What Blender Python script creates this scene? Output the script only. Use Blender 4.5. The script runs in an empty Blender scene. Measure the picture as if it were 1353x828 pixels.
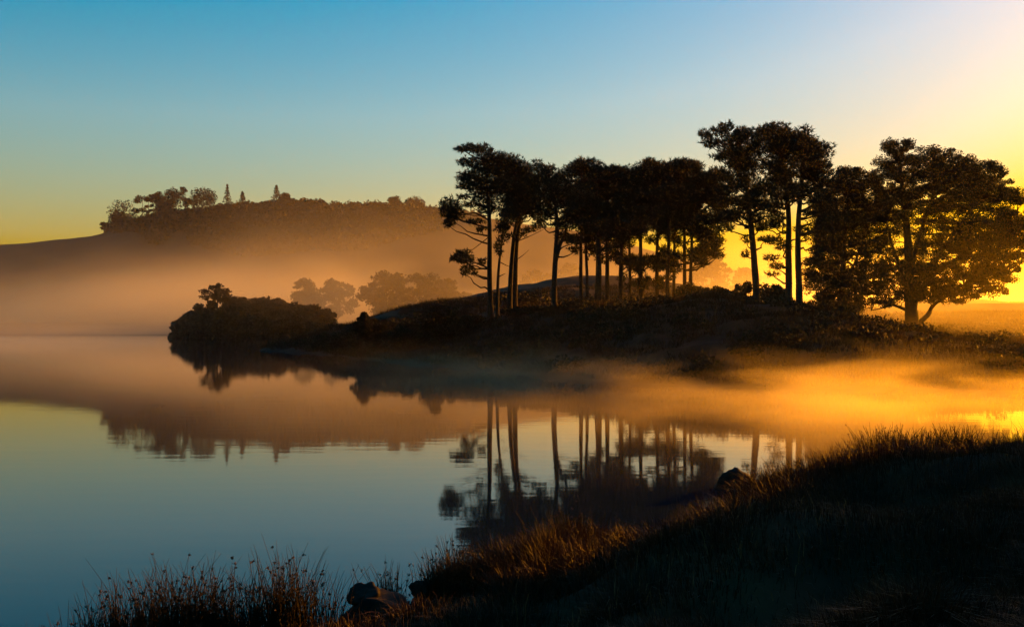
import bpy, math, random
import numpy as np

# ---------------------------------------------------------------- camera, sky, sun, exposure
sc = bpy.context.scene
COL = sc.collection
FPX, CXP, HZ, CAMZ = 1315.0, 676.5, 422.0, 3.5      # photo pixels: focal length, centre, horizon row; eye above water
cam = bpy.data.objects.new('camera', bpy.data.cameras.new('camera')); COL.objects.link(cam)
cam.location = (0, 0, CAMZ)
cam.rotation_euler = (math.radians(90.0) + math.atan2(HZ - 414.0, FPX), 0, 0)
cam.data.sensor_width = 36.0
cam.data.lens = 36.0 * FPX / 1353.0
cam.data.clip_start = 0.1
cam.data.clip_end = 20000
sc.camera = cam

SUN_EL, SUN_AZ = math.radians(9.0), math.radians(48.5)
world = bpy.data.worlds.new('World'); sc.world = world; world.use_nodes = True
wn = world.node_tree; bg = wn.nodes['Background']
sky = wn.nodes.new('ShaderNodeTexSky'); sky.sky_type = 'NISHITA'; sky.sun_disc = False
sky.sun_elevation = SUN_EL; sky.sun_rotation = SUN_AZ
sky.air_density = 1.85; sky.dust_density = 1.8; sky.ozone_density = 5.0
hs = wn.nodes.new('ShaderNodeHueSaturation'); hs.inputs['Saturation'].default_value = 2.12
gm = wn.nodes.new('ShaderNodeGamma'); gm.inputs[1].default_value = 0.72
wn.links.new(sky.outputs[0], gm.inputs[0]); wn.links.new(gm.outputs[0], hs.inputs['Color']); tint = wn.nodes.new('ShaderNodeMix'); tint.data_type = 'RGBA'; tint.blend_type = 'MULTIPLY'; tint.inputs[0].default_value = 1.0
tint.inputs[7].default_value = (1.20, 0.945, 1.02, 1)          # dawn air, slightly rosier than the clear-sky model
wn.links.new(hs.outputs[0], tint.inputs[6]); wn.links.new(tint.outputs[2], bg.inputs[0])
bg.inputs[1].default_value = 0.085

sun = bpy.data.objects.new('sun', bpy.data.lights.new('sun', 'SUN')); COL.objects.link(sun)
sun.data.energy = 5.0; sun.data.angle = math.radians(0.6); sun.data.color = (1.0, 0.33, 0.003)
sx, sy, sz = math.sin(SUN_AZ)*math.cos(SUN_EL), math.cos(SUN_AZ)*math.cos(SUN_EL), math.sin(SUN_EL)
from mathutils import Vector
sun.rotation_euler = Vector((-sx, -sy, -sz)).to_track_quat('-Z', 'Y').to_euler()
sun.location = (200, 180, 60)

vs = sc.view_settings
vs.view_transform = 'Standard'; vs.look = 'None'; vs.gamma = 1.0; vs.use_curve_mapping = False
vs.exposure = 1.9
cy = sc.cycles
cy.use_denoising = True
cy.max_bounces = 6; cy.diffuse_bounces = 2; cy.glossy_bounces = 3; cy.transmission_bounces = 2
cy.transparent_max_bounces = 24; cy.volume_bounces = 0
cy.volume_max_steps = 256
cy.use_adaptive_sampling = True; cy.adaptive_threshold = 0.03
cy.sample_clamp_indirect = 4.0

rng = np.random.default_rng(7)
random.seed(7)

# ---------------------------------------------------------------- helpers
def P(px, py, D):
    """photo pixel at distance D (metres along the view axis) -> world point"""
    return np.array([(px - CXP) / FPX * D, D, CAMZ - (py - HZ) / FPX * D])

def W(px, py):
    D = CAMZ * FPX / (py - HZ)
    return ((px - CXP) / FPX * D, D)

def tag(o, label=None, cat=None, group=None, kind=None):
    if label: o['label'] = label
    if cat: o['category'] = cat
    if group: o['group'] = group
    if kind: o['kind'] = kind
    return o

def empty(name, loc):
    o = bpy.data.objects.new(name, None); COL.objects.link(o)
    o.empty_display_size = 0.3
    o.location = [float(v) for v in loc]
    return o

def np_mesh(name, verts, loops, sizes, smooth=False):
    me = bpy.data.meshes.new(name)
    verts = np.ascontiguousarray(verts, dtype=np.float32); loops = np.ascontiguousarray(loops, dtype=np.int32).ravel()
    sizes = np.ascontiguousarray(sizes, dtype=np.int32)
    me.vertices.add(len(verts)); me.vertices.foreach_set('co', verts.ravel())
    me.loops.add(len(loops)); me.loops.foreach_set('vertex_index', loops)
    me.polygons.add(len(sizes))
    st = np.zeros(len(sizes), dtype=np.int32); st[1:] = np.cumsum(sizes)[:-1]
    me.polygons.foreach_set('loop_start', st)
    if smooth: me.polygons.foreach_set('use_smooth', np.ones(len(sizes), dtype=bool))
    me.update(calc_edges=True)
    return me

def link_mesh(name, me, mat, parent=None, loc=(0, 0, 0)):
    o = bpy.data.objects.new(name, me); COL.objects.link(o)
    if mat and not me.materials: me.materials.append(mat)
    o.location = [float(v) for v in loc]
    if parent: o.parent = parent
    return o

class Soup:
    """collects triangles / quads / tubes for one mesh"""
    def __init__(s): s.v = []; s.l = []; s.n = []; s.c = 0
    def add(s, verts, faces):
        verts = np.asarray(verts, dtype=np.float64); faces = np.asarray(faces)
        s.v.append(verts); s.l.append((faces + s.c).ravel()); s.n.append(np.full(len(faces), faces.shape[1])); s.c += len(verts)
    def tube(s, pts, rad, sides=7, cap=True, wob=0.0):
        pts = np.asarray(pts, float); n = len(pts)
        tan = np.gradient(pts, axis=0); tan /= np.linalg.norm(tan, axis=1)[:, None] + 1e-9
        ref = np.array([0.13, 1.0, 0.07]) if abs(tan[0][2]) > 0.5 else np.array([0.0, 0.0, 1.0])
        u = np.cross(tan, ref); u /= np.linalg.norm(u, axis=1)[:, None] + 1e-9
        w = np.cross(tan, u)
        a = np.linspace(0, 2*math.pi, sides, endpoint=False)
        rad = np.asarray(rad, float)[:, None, None] * (1 + wob * rng.uniform(-1, 1, (n, sides, 1)))
        ring = pts[:, None, :] + rad * (np.cos(a)[None, :, None] * u[:, None, :] + np.sin(a)[None, :, None] * w[:, None, :])
        i = np.arange(n - 1)[:, None] * sides + np.arange(sides)[None, :]
        j = np.arange(n - 1)[:, None] * sides + (np.arange(sides)[None, :] + 1) % sides
        s.add(ring.reshape(-1, 3), np.stack([i, j, j + sides, i + sides], -1).reshape(-1, 4))
    def quads(s, c, size, nrm=None, aspect=0.6):
        """one leaf-shaped rhombus per centre"""
        c = np.asarray(c, float); n = len(c)
        a = rng.normal(size=(n, 3)); a /= np.linalg.norm(a, axis=1)[:, None]
        b = rng.normal(size=(n, 3)); b -= (a * b).sum(1)[:, None] * a; b /= np.linalg.norm(b, axis=1)[:, None]
        sz = np.broadcast_to(np.asarray(size, float), (n,))[:, None]
        v = np.stack([c - a * sz, c + b * sz * aspect, c + a * sz, c - b * sz * aspect], 1).reshape(-1, 3)
        s.add(v, np.arange(4 * n).reshape(n, 4))
    def needles(s, base, dirv, length, width):
        n = len(base)
        d = dirv / (np.linalg.norm(dirv, axis=1)[:, None] + 1e-9)
        side = np.cross(d, rng.normal(size=(n, 3))); side /= np.linalg.norm(side, axis=1)[:, None] + 1e-9
        L = np.broadcast_to(np.asarray(length, float), (n,))[:, None]; w = np.broadcast_to(np.asarray(width, float), (n,))[:, None]
        v = np.stack([base - side * w / 2, base + side * w / 2, base + d * L], 1).reshape(-1, 3)
        s.add(v, np.arange(3 * n).reshape(n, 3))
    def mesh(s, name, origin=(0, 0, 0), smooth=False):
        return np_mesh(name, np.concatenate(s.v) - np.asarray(origin, float), np.concatenate(s.l), np.concatenate(s.n), smooth)
    def build(s, name, mat, parent=None, origin=(0, 0, 0), smooth=False):
        # a parented part keeps world coordinates relative to its parent's location (= origin)
        me = s.mesh(name, origin, smooth)
        return link_mesh(name, me, mat, parent, (0, 0, 0) if parent else origin)

def hash2(ix, iy, seed):
    h = (ix.astype(np.int64) * 374761393 + iy.astype(np.int64) * 668265263 + seed * 974634337) & 0xffffffff
    h = ((h ^ (h >> 13)) * 1274126177) & 0xffffffff
    return ((h ^ (h >> 16)) & 0xffff) / 65535.0

def vnoise(x, y, seed=0):
    x = np.asarray(x, float); y = np.asarray(y, float)
    ix = np.floor(x); iy = np.floor(y); fx = x - ix; fy = y - iy
    fx = fx*fx*(3-2*fx); fy = fy*fy*(3-2*fy)
    a = hash2(ix, iy, seed); b = hash2(ix+1, iy, seed); c = hash2(ix, iy+1, seed); d = hash2(ix+1, iy+1, seed)
    return (a*(1-fx)+b*fx)*(1-fy) + (c*(1-fx)+d*fx)*fy - 0.5

def sstep(a, b, v):
    t = np.clip((v - a) / (b - a), 0, 1); return t*t*(3-2*t)

# ---------------------------------------------------------------- materials
def mat_new(name):
    m = bpy.data.materials.new(name); m.use_nodes = True
    return m, m.node_tree, m.node_tree.nodes['Principled BSDF']

def noisy_mat(name, c1, c2, scale=2.0, rough=0.85, bump=0.0, bscale=8.0, spec=0.2):
    m, nt, p = mat_new(name)
    tc = nt.nodes.new('ShaderNodeTexCoord')
    n = nt.nodes.new('ShaderNodeTexNoise'); n.inputs['Scale'].default_value = scale; n.inputs['Detail'].default_value = 5
    r = nt.nodes.new('ShaderNodeValToRGB'); r.color_ramp.elements[0].position = 0.35; r.color_ramp.elements[1].position = 0.68
    r.color_ramp.elements[0].color = (*c1, 1); r.color_ramp.elements[1].color = (*c2, 1)
    nt.links.new(tc.outputs['Object'], n.inputs['Vector']); nt.links.new(n.outputs['Fac'], r.inputs[0]); nt.links.new(r.outputs[0], p.inputs['Base Color'])
    p.inputs['Roughness'].default_value = rough; p.inputs['Specular IOR Level'].default_value = spec
    if bump:
        n2 = nt.nodes.new('ShaderNodeTexNoise'); n2.inputs['Scale'].default_value = bscale; n2.inputs['Detail'].default_value = 6
        b = nt.nodes.new('ShaderNodeBump'); b.inputs['Strength'].default_value = bump
        nt.links.new(tc.outputs['Object'], n2.inputs['Vector']); nt.links.new(n2.outputs['Fac'], b.inputs['Height']); nt.links.new(b.outputs[0], p.inputs['Normal'])
    return m

def leaf_mat(name, c1, c2, trans=0.25, scale=0.6, rough=0.7, spec=0.06):
    m = noisy_mat(name, c1, c2, scale, rough, spec=spec)
    nt = m.node_tree; p = nt.nodes['Principled BSDF']; out = nt.nodes['Material Output']
    ramp = [n for n in nt.nodes if n.type == 'VALTORGB'][0]
    t = nt.nodes.new('ShaderNodeBsdfTranslucent'); mx = nt.nodes.new('ShaderNodeMixShader'); mx.inputs[0].default_value = trans
    nt.links.new(ramp.outputs[0], t.inputs[0]); nt.links.new(p.outputs[0], mx.inputs[1]); nt.links.new(t.outputs[0], mx.inputs[2])
    nt.links.new(mx.outputs[0], out.inputs['Surface'])
    return m

M = {}
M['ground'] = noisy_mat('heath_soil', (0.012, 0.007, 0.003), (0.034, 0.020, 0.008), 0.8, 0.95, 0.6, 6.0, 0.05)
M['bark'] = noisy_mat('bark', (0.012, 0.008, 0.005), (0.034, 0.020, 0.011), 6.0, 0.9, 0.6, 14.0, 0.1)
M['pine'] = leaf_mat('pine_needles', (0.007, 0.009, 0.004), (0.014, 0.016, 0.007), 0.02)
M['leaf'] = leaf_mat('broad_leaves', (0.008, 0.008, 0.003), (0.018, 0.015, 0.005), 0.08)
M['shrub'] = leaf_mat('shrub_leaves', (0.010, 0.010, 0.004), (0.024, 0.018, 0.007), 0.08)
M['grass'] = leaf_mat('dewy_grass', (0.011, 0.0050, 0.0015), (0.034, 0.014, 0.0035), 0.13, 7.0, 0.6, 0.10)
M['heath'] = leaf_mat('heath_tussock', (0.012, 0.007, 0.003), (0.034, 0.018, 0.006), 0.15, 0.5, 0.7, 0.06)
M['rush'] = leaf_mat('rush_stem', (0.008, 0.006, 0.002), (0.022, 0.012, 0.004), 0.08, 3.0, 0.7, 0.06)
M['seed'] = noisy_mat('rush_seed', (0.022, 0.012, 0.006), (0.06, 0.03, 0.014), 9.0, 0.9)
M['rock'] = noisy_mat('wet_rock', (0.008, 0.007, 0.005), (0.024, 0.018, 0.013), 3.0, 0.85, 0.8, 7.0, 0.06)

m, nt, p = mat_new('lake_water')
p.inputs['Base Color'].default_value = (0.004, 0.010, 0.016, 1); p.inputs['Roughness'].default_value = 0.03; p.inputs['IOR'].default_value = 1.333
tc = nt.nodes.new('ShaderNodeTexCoord'); mp = nt.nodes.new('ShaderNodeMapping'); mp.inputs['Scale'].default_value = (0.5, 2.2, 1)
n1 = nt.nodes.new('ShaderNodeTexNoise'); n1.inputs['Scale'].default_value = 0.9; n1.inputs['Detail'].default_value = 3
bp = nt.nodes.new('ShaderNodeBump'); bp.inputs['Strength'].default_value = 0.015; bp.inputs['Distance'].default_value = 0.12
nt.links.new(tc.outputs['Object'], mp.inputs[0]); nt.links.new(mp.outputs[0], n1.inputs['Vector']); nt.links.new(n1.outputs['Fac'], bp.inputs['Height']); nt.links.new(bp.outputs[0], p.inputs['Normal'])
M['water'] = m

# ---------------------------------------------------------------- terrain
lake = [(-300, -20), (-60, 3), (-20, 8.3), (-6, 10.3), (-3.2, 11.0), W(450, 815), W(520, 798), W(600, 778), W(720, 745), W(860, 708),
        W(1000, 668), W(1130, 632), W(1353, 597), (21, 32.5), (32, 37), (60, 38.5), (74, 42), (60, 47), (38, 47.6), W(1353, 519), W(1200, 515), W(1000, 512), W(860, 508),
        W(750, 500), W(600, 485), W(480, 474), W(430, 468), W(380, 464.5), W(345, 462.5), (-31, 128), (-26, 145), (-20, 168), (-21, 190), (-29, 202), (-33.5, 200), (-33.4, 194), (-40, 189),
        (-55, 189), (-65.5, 192), (-66, 200), (-70, 218), (-110, 221), (-200, 222), (-330, 225), (-420, 150), (-400, 30)]
LK = np.array(lake, float)

def shore(x, y):
    """signed distance to the shoreline, positive inland"""
    x = np.asarray(x, float).ravel(); y = np.asarray(y, float).ravel()
    d2 = np.full(x.shape, 1e18); ins = np.zeros(x.shape, bool)
    for a, b in zip(LK, np.roll(LK, -1, 0)):
        ex, ey = b - a
        t = np.clip(((x-a[0])*ex + (y-a[1])*ey) / (ex*ex+ey*ey), 0, 1)
        d2 = np.minimum(d2, (x-a[0]-t*ex)**2 + (y-a[1]-t*ey)**2)
        c = (a[1] > y) != (b[1] > y)
        if ey != 0: ins ^= c & (x < ex*(y-a[1])/ey + a[0])
    d = np.sqrt(d2)
    return np.where(ins, -d, d)

RX = np.array([-1200, -700, -400, -200, 0, 130, 200, 260, 330, 400, 450, 520, 580, 650, 720, 800, 900, 1000, 1150, 1400, 1800, 2600], float)
RY = np.array([412, 408, 396, 365, 330, 314, 299, 289, 282, 280, 281, 284, 287, 295, 306, 325, 352, 372, 392, 405, 410, 412], float)
YR = 900.0

def G(x, y):
    shp = np.shape(x)
    x = np.asarray(x, float).ravel(); y = np.asarray(y, float).ravel()
    d = shore(x, y) + 1.2*vnoise(x/3.0, y/3.0, 3)*sstep(0, 30, y)*1.0 + 0.5*vnoise(x/1.1, y/1.1, 4) + 1.5*vnoise(x/2.3, y/2.3, 8)*(1-sstep(26, 34, y))
    land = d > 0
    dl = np.maximum(d, 0)
    z = 0.14*(1-np.exp(-dl/0.5))
    near = 1 - sstep(38, 44, y)
    nearh = 1.75*(1-np.exp(-(dl/6.0)**1.5)) + (0.85*vnoise(x/2.6, y/2.6, 11) + 0.30*vnoise(x/1.1, y/1.1, 12) + 0.10*vnoise(x/0.4, y/0.4, 13))*sstep(0.2, 3.0, dl)
    z += near*nearh
    z += 6.6*np.exp(-((0.77*x+0.64*y-39)/5.5)**2)*sstep(-15, -9.5, 0.64*x-0.77*y + 4.5*vnoise(x/2.6, y/2.6, 71) + 2.0*vnoise(x/1.0, y/1.0, 72))*(1-sstep(12, 30, 0.64*x-0.77*y))*sstep(0, 2.5, dl)  # added hillock, out of view to the right, to shade the near bank
    pen = sstep(42, 47, y)*(1-sstep(190, 240, y))*sstep(-60, -40, x + (y-45)*0.05)
    ph = 4.7 - 3.0*sstep(14, 33, x)*(1-sstep(90, 140, y))
    z += pen*(ph*sstep(-2, 21, dl) + (0.8*vnoise(x/7, y/7, 21) + 0.45*vnoise(x/2.3, y/2.3, 22))*sstep(1, 8, dl))
    z += 4.6*np.exp(-((x-12)/19)**2 - ((y-138)/20)**2)*sstep(0, 12, dl)
    z += sstep(15, 60, x)*sstep(85, 260, y)*3.2
    isl = np.exp(-((x+49)/15)**2 - ((y-203)/11)**2)
    z += 2.6*isl*sstep(0, 6, dl)
    # far country and the long hill
    px = CXP + FPX*x/np.maximum(y, 60)
    zr = CAMZ + (HZ - np.interp(px, RX, RY))/FPX*YR
    t = sstep(330, 900, y)
    back = 1 - 0.55*sstep(930, 1500, y)
    z += np.maximum(zr-1.0, 0)*t*back*np.where(y > 0, 1, 0) + 2.0*sstep(225, 330, y)
    z += (5*vnoise(x/60, y/60, 31) + 2*vnoise(x/22, y/22, 32))*sstep(260, 500, y)*(1-0.6*sstep(780, 900, y))
    bed = -np.minimum(3.0, 0.05 + 0.18*np.maximum(-d, 0))
    return np.where(land, z, bed).reshape(shp)

rr = np.concatenate([[0.0], 1.2*np.exp(np.arange(0, 392)*0.0186)])          # to ~1.7 km
th = np.radians(np.concatenate([np.arange(-44, 44, 0.3), np.arange(44, 316, 4.0)]))
R, T = np.meshgrid(rr[1:], th, indexing='ij')
X = R*np.sin(T); Y = R*np.cos(T)
Z = G(X, Y)
nr, ncol = R.shape
gv = np.concatenate([[[0, 0, float(G(np.array([0.0]), np.array([0.0]))[0])]], np.stack([X, Y, Z], -1).reshape(-1, 3)])
i = 1 + np.arange(nr-1)[:, None]*ncol + np.arange(ncol)[None, :]
j = 1 + np.arange(nr-1)[:, None]*ncol + (np.arange(ncol)[None, :]+1) % ncol
q = np.stack([i, i+ncol, j+ncol, j], -1).reshape(-1, 4)
k = 1 + np.arange(ncol); k2 = 1 + (np.arange(ncol)+1) % ncol
tri = np.stack([np.zeros(ncol, int), k, k2], -1)
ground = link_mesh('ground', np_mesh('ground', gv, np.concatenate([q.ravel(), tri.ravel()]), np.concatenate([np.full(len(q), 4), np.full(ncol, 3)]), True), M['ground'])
tag(ground, 'dark heath banks around the lake and the long hill behind', kind='structure')

wl = LK.copy(); wc = wl.mean(0)
wo = [(-440, -40), (100, -40), (100, 60), (30, 130), (30, 240), (-440, 240)]
water = link_mesh('water', np_mesh('water', np.array([(a, b, 0.0) for a, b in wo]), np.arange(6), [6]), M['water'])
tag(water, 'still lake water mirroring the sky and the pines', kind='structure')

def gz(x, y): return float(G(np.array([x]), np.array([y]))[0])

# ---------------------------------------------------------------- foliage builders
def pad_tufts(s, c, r, D, dens=1.0):
    """one needle pad: centre c, radii r (metres); tufts of upswept needles with a denser core"""
    r = np.asarray(r)*1.32; vol = r[0]*max(r[2], 0.25)
    n = int(max(12, 120*vol*dens))
    u = rng.normal(size=(n, 3)); u /= np.linalg.norm(u, axis=1)[:, None]
    rad = rng.uniform(0.25, 1.05, n)**0.6
    off = u*rad[:, None]*np.asarray(r)
    base = c + off
    K = 10
    b = np.repeat(base, K, 0); o = np.repeat(u, K, 0)
    dv = rng.normal(size=b.shape)*0.75 + o*np.array([1.0, 1.0, 0.35]) + np.array([0, 0, 0.55])
    s.needles(b, dv, rng.uniform(0.18, 0.46, len(b)), rng.uniform(0.035, 0.075, len(b)))
    m_ = int(max(16, 260*vol*dens))
    u2 = rng.normal(size=(m_, 3)); u2 /= np.linalg.norm(u2, axis=1)[:, None]
    s.quads(c + u2*(rng.uniform(0, 1, m_)**0.5)[:, None]*np.asarray(r)*0.85, rng.uniform(0.07, 0.15, m_))

def clump_leaves(s, c, r, n, size):
    u = rng.normal(size=(n, 3)); u /= np.linalg.norm(u, axis=1)[:, None]
    s.quads(c + u*(rng.uniform(0.05, 1, n)**0.5)[:, None]*np.asarray(r), rng.uniform(size*0.6, size*1.25, n))

def curve(a, b, n=5, sag=0.0, wob=0.0):
    t = np.linspace(0, 1, n)[:, None]
    p = np.asarray(a)*(1-t) + np.asarray(b)*t
    p[:, 2] += (sag*np.sin(t*math.pi))[:, 0]
    if wob: p[1:-1] += rng.normal(size=(n-2, 3))*wob
    return p

def smooth_path(pts, n):
    pts = np.asarray(pts, float)
    t = np.linspace(0, len(pts)-1, n); i = np.clip(t.astype(int), 0, len(pts)-2); f = (t-i)[:, None]
    p0 = pts[np.maximum(i-1, 0)]; p1 = pts[i]; p2 = pts[i+1]; p3 = pts[np.minimum(i+2, len(pts)-1)]
    return 0.5*((2*p1)+(-p0+p2)*f+(2*p0-5*p1+4*p2-p3)*f**2+(-p0+3*p1-3*p2+p3)*f**3)

def pine(D, trunk, r0, pads, label, group='pines of the stand on the bank', dens=1.0, stems=(), twigs=(), depth=1.0, fill=1):
    """trunk, stems, twigs: pixel paths; pads: (px, py, rx, ry) in pixels, given their depth around the trunk"""
    k = D/FPX
    bx, by = P(trunk[0][0], 400, D)[:2]
    base = np.array([bx, by, gz(bx, by) - 0.12])
    root = empty('pine_tree', base); tag(root, label, 'tree', group)
    tp = [base] + [P(a, b, D) + np.array([0, rng.normal()*0.06, 0]) for a, b in trunk[1:]]
    tp = smooth_path(tp, 4*len(tp))
    s = Soup(); n = len(tp)
    rad = 0.8*r0*(1 - 0.78*np.linspace(0, 1, n)**1.2); rad[0] *= 1.5; rad[1] *= 1.15
    s.tube(tp, rad, 9, wob=0.06)
    s.build('trunk', M['bark'], root, base, True)
    for st in stems:
        s = Soup(); q_ = smooth_path([P(a, b, D) for a, b in st], 12); s.tube(q_, r0*np.linspace(0.62, 0.2, 12), 7, wob=0.06); s.build('stem', M['bark'], root, base, True)
    for st in twigs:
        s = Soup(); q_ = smooth_path([P(a, b, D) for a, b in st], 8); s.tube(q_, np.linspace(0.055, 0.015, 8), 5); s.build('branch', M['bark'], root, base, True)
    s = Soup()
    cr = Soup()
    if fill: pads = list(pads) + [(a+rng.normal()*rx*0.55, b+abs(rng.normal())*ry*0.8, rx*0.9, ry*0.9) for (a, b, rx, ry) in pads if b < 298 and rx > 8 for _ in range(fill)]
    for (a, b, rx, ry) in pads:
        c = P(a, b, D); c[1] += rng.normal()*depth*1.1
        c[1] = np.clip(c[1], D-2.6*depth, D+2.6*depth)
        # the branch that carries the pad leaves the trunk a little below it
        dz = np.clip(tp[:, 2], 0, None)
        tz = c[2] - abs(c[0]-base[0])*0.30 - 0.4
        ti = int(np.argmin(abs(tp[:, 2] - tz)))
        bpth = curve(tp[ti], c - np.array([0, 0, ry*k*0.4]), 6, sag=-0.15, wob=0.10)
        s.tube(bpth, np.linspace(min(0.10, r0*0.4), 0.025, 6), 5)
        pad_tufts(cr, c, (rx*k, max(rx, 8)*k*rng.uniform(0.8, 1.1), ry*k), D, dens)
    s.build('boughs', M['bark'], root, base, True)['kind'] = 'stuff'
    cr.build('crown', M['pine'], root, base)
    return root

def broad_tree(name, D, trunk, r0, limbs, poly, nclump, crad, label, group=None, mat='leaf', leaf=0.2, nleaf=90, thin=None, ydepth=0.9, mult=1.0):
    """poly: crown outline in pixels; the crown is as deep as it is wide"""
    k = D/FPX
    bx, by = P(trunk[0][0], 400, D)[:2]
    base = np.array([bx, by, gz(bx, by) - 0.12])
    root = empty(name, base); tag(root, label, 'tree', group)
    tp = smooth_path([base] + [P(a, b, D) for a, b in trunk[1:]], 5*len(trunk))
    s = Soup(); n = len(tp); rad = r0*(1-0.8*np.linspace(0, 1, n)); rad[0] *= 1.45; rad[1] *= 1.15
    s.tube(tp, rad, 11, wob=0.08); s.build('trunk', M['bark'], root, base, True)
    lp = [tp[n//3:]]
    for lm, lr in limbs:
        q_ = smooth_path([P(a, b, D) + np.array([0, rng.normal()*0.4*(h > 0), 0]) for h, (a, b) in enumerate(lm)], 14)
        s = Soup(); s.tube(q_, lr*np.linspace(1, 0.25, 14), 7, wob=0.08); s.build('limb', M['bark'], root, base, True); lp.append(q_)
    allp = np.concatenate(lp)
    poly = np.array(poly, float)
    def inside(p):
        ins = np.zeros(len(p), bool)
        for a, b in zip(poly, np.roll(poly, -1, 0)):
            c = (a[1] > p[:, 1]) != (b[1] > p[:, 1])
            if b[1] != a[1]: ins ^= c & (p[:, 0] < (b[0]-a[0])*(p[:, 1]-a[1])/(b[1]-a[1]) + a[0])
        return ins
    def edge(p):
        d2 = np.full(len(p), 1e9)
        for a, b in zip(poly, np.roll(poly, -1, 0)):
            e = b-a; t = np.clip(((p-a)@e)/(e@e), 0, 1); d2 = np.minimum(d2, ((p-a-t[:, None]*e)**2).sum(1))
        return np.sqrt(d2)
    cand = rng.uniform(poly.min(0), poly.max(0), (nclump*14, 2)); cand = cand[inside(cand)]
    ed = edge(cand); keep = ed > crad/k*0.55
    cand = cand[keep]; ed = ed[keep]
    if thin is not None:
        pr = np.array([thin(a, b) for a, b in cand]); kk = rng.uniform(size=len(cand)) < pr; cand = cand[kk]; ed = ed[kk]
    cand = cand[:nclump]; ed = ed[:nclump]
    cr = Soup(); br = Soup()
    for (a, b), e in zip(cand, ed):
        dep = math.sqrt(max(0.0, (2*e*k)*(max(poly[:, 0].max()-poly[:, 0].min(), 1)*k*0.5)*0.9))*ydepth
        u = rng.uniform(-1, 1); c = P(a, b, D); c[1] += dep*math.copysign(abs(u)**0.6, u)
        rr_ = crad*rng.uniform(0.5, 1.3)
        clump_leaves(cr, c, (rr_*1.2, rr_*1.2, rr_*0.72), int(nleaf*rng.uniform(0.7, 1.2)*mult), leaf)
        dd = ((allp - c)**2).sum(1) + 6*np.clip(allp[:, 2]-c[2]+0.3, 0, None)**2
        st = allp[int(np.argmin(dd))]
        br.tube(curve(st, c, 6, sag=0.15, wob=0.12), np.linspace(0.06, 0.015, 6), 4)
    br.build('boughs', M['bark'], root, base, True)['kind'] = 'stuff'
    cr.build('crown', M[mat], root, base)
    return root

# ---------------------------------------------------------------- the pine stand
DP = 94.0
pine(94, [(648, 412), (647, 360), (647, 310), (645, 262), (640, 222), (636, 204)], 0.34,
     [(612, 199, 9, 4), (626, 198, 12, 5), (640, 201, 13, 6), (655, 207, 13, 6), (616, 213, 10, 5), (634, 214, 16, 8), (652, 220, 16, 9), (618, 232, 12, 5), (638, 231, 18, 9), (612, 235, 8, 4),
      (628, 243, 15, 7), (648, 244, 16, 9), (617, 249, 12, 5), (612, 258, 8, 3), (640, 257, 18, 8), (622, 269, 11, 4), (645, 272, 13, 8), (596, 270, 11, 8), (590, 279, 9, 7), (601, 281, 10, 8), (597, 290, 8, 5), (593, 298, 5, 4),
      (629, 293, 11, 3), (636, 304, 6, 3), (610, 336, 10, 6), (602, 342, 7, 4), (616, 345, 10, 5), (618, 356, 8, 4), (613, 361, 4, 3), (637, 345, 4, 4), (627, 362, 4, 2)],
     'tall Scots pine with ragged flat top, outermost at the lakeward end of the stand', fill=0, dens=1.15, twigs=[[(647, 312), (628, 327), (612, 339)], [(646, 285), (620, 284), (598, 278)], [(648, 338), (638, 345), (630, 350)]])
pine(92.5, [(657, 413), (658, 370), (661, 335), (666, 300), (668, 276)], 0.2,
     [(663, 303, 8, 6), (667, 292, 9, 6), (672, 312, 6, 3), (658, 326, 5, 4), (664, 318, 6, 4), (669, 280, 10, 7), (660, 335, 4, 4)],
     'slim young pine leaning between two taller pine trunks, lakeward end of the stand', twigs=[[(659, 345), (668, 350), (676, 353)], [(660, 365), (668, 361)]])
pine(95, [(673, 408), (675, 360), (679, 315), (684, 280), (682, 240), (676, 215)], 0.3,
     [(662, 212, 12, 6), (676, 214, 13, 7), (688, 221, 11, 6), (664, 226, 14, 8), (682, 232, 15, 9), (697, 228, 7, 6), (700, 238, 8, 6), (668, 245, 15, 9), (688, 248, 15, 9), (676, 262, 16, 8), (697, 262, 11, 6), (688, 275, 12, 7), (672, 279, 9, 5), (684, 290, 8, 5), (698, 303, 9, 3), (690, 308, 6, 3), (700, 272, 8, 4)],
     'paired pine with crown swept lakeward, thinner left trunk of the pair', twigs=[[(680, 320), (700, 312), (722, 301)], [(679, 345), (690, 338), (699, 330)]])
pine(96.5, [(680, 408), (681, 360), (683, 320), (688, 285), (692, 255), (694, 236)], 0.32,
     [(694, 240, 11, 8), (686, 256, 14, 8), (702, 256, 9, 7), (694, 272, 13, 7), (704, 282, 8, 4), (680, 284, 9, 4), (690, 226, 9, 6)],
     'paired pine beside its twin, thicker right trunk of the pair')
pine(93, [(733, 413), (732, 380), (734, 340), (736, 300), (733, 265), (726, 235), (718, 218)], 0.36,
     [(710, 214, 5, 4), (711, 222, 8, 5), (722, 222, 9, 5), (713, 234, 11, 6), (726, 235, 12, 7), (738, 228, 7, 3), (741, 233, 7, 4), (722, 248, 15, 8), (738, 249, 14, 9), (718, 262, 14, 7), (738, 265, 14, 8), (716, 277, 12, 6), (714, 288, 9, 5), (728, 284, 8, 5), (748, 281, 12, 7), (744, 294, 9, 5), (746, 311, 11, 6), (757, 318, 9, 5), (760, 330, 8, 4), (750, 300, 10, 6)],
     'forked pine standing alone in the gap, its stem splitting halfway up', stems=[[(734, 345), (739, 326), (745, 312), (750, 296), (753, 276)]])
tops = [(756, 222), (765, 214), (790, 213), (808, 220), (820, 225), (835, 221), (850, 220), (858, 209), (870, 214), (885, 211), (900, 212), (915, 217), (930, 216), (945, 221), (960, 226)]
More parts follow.
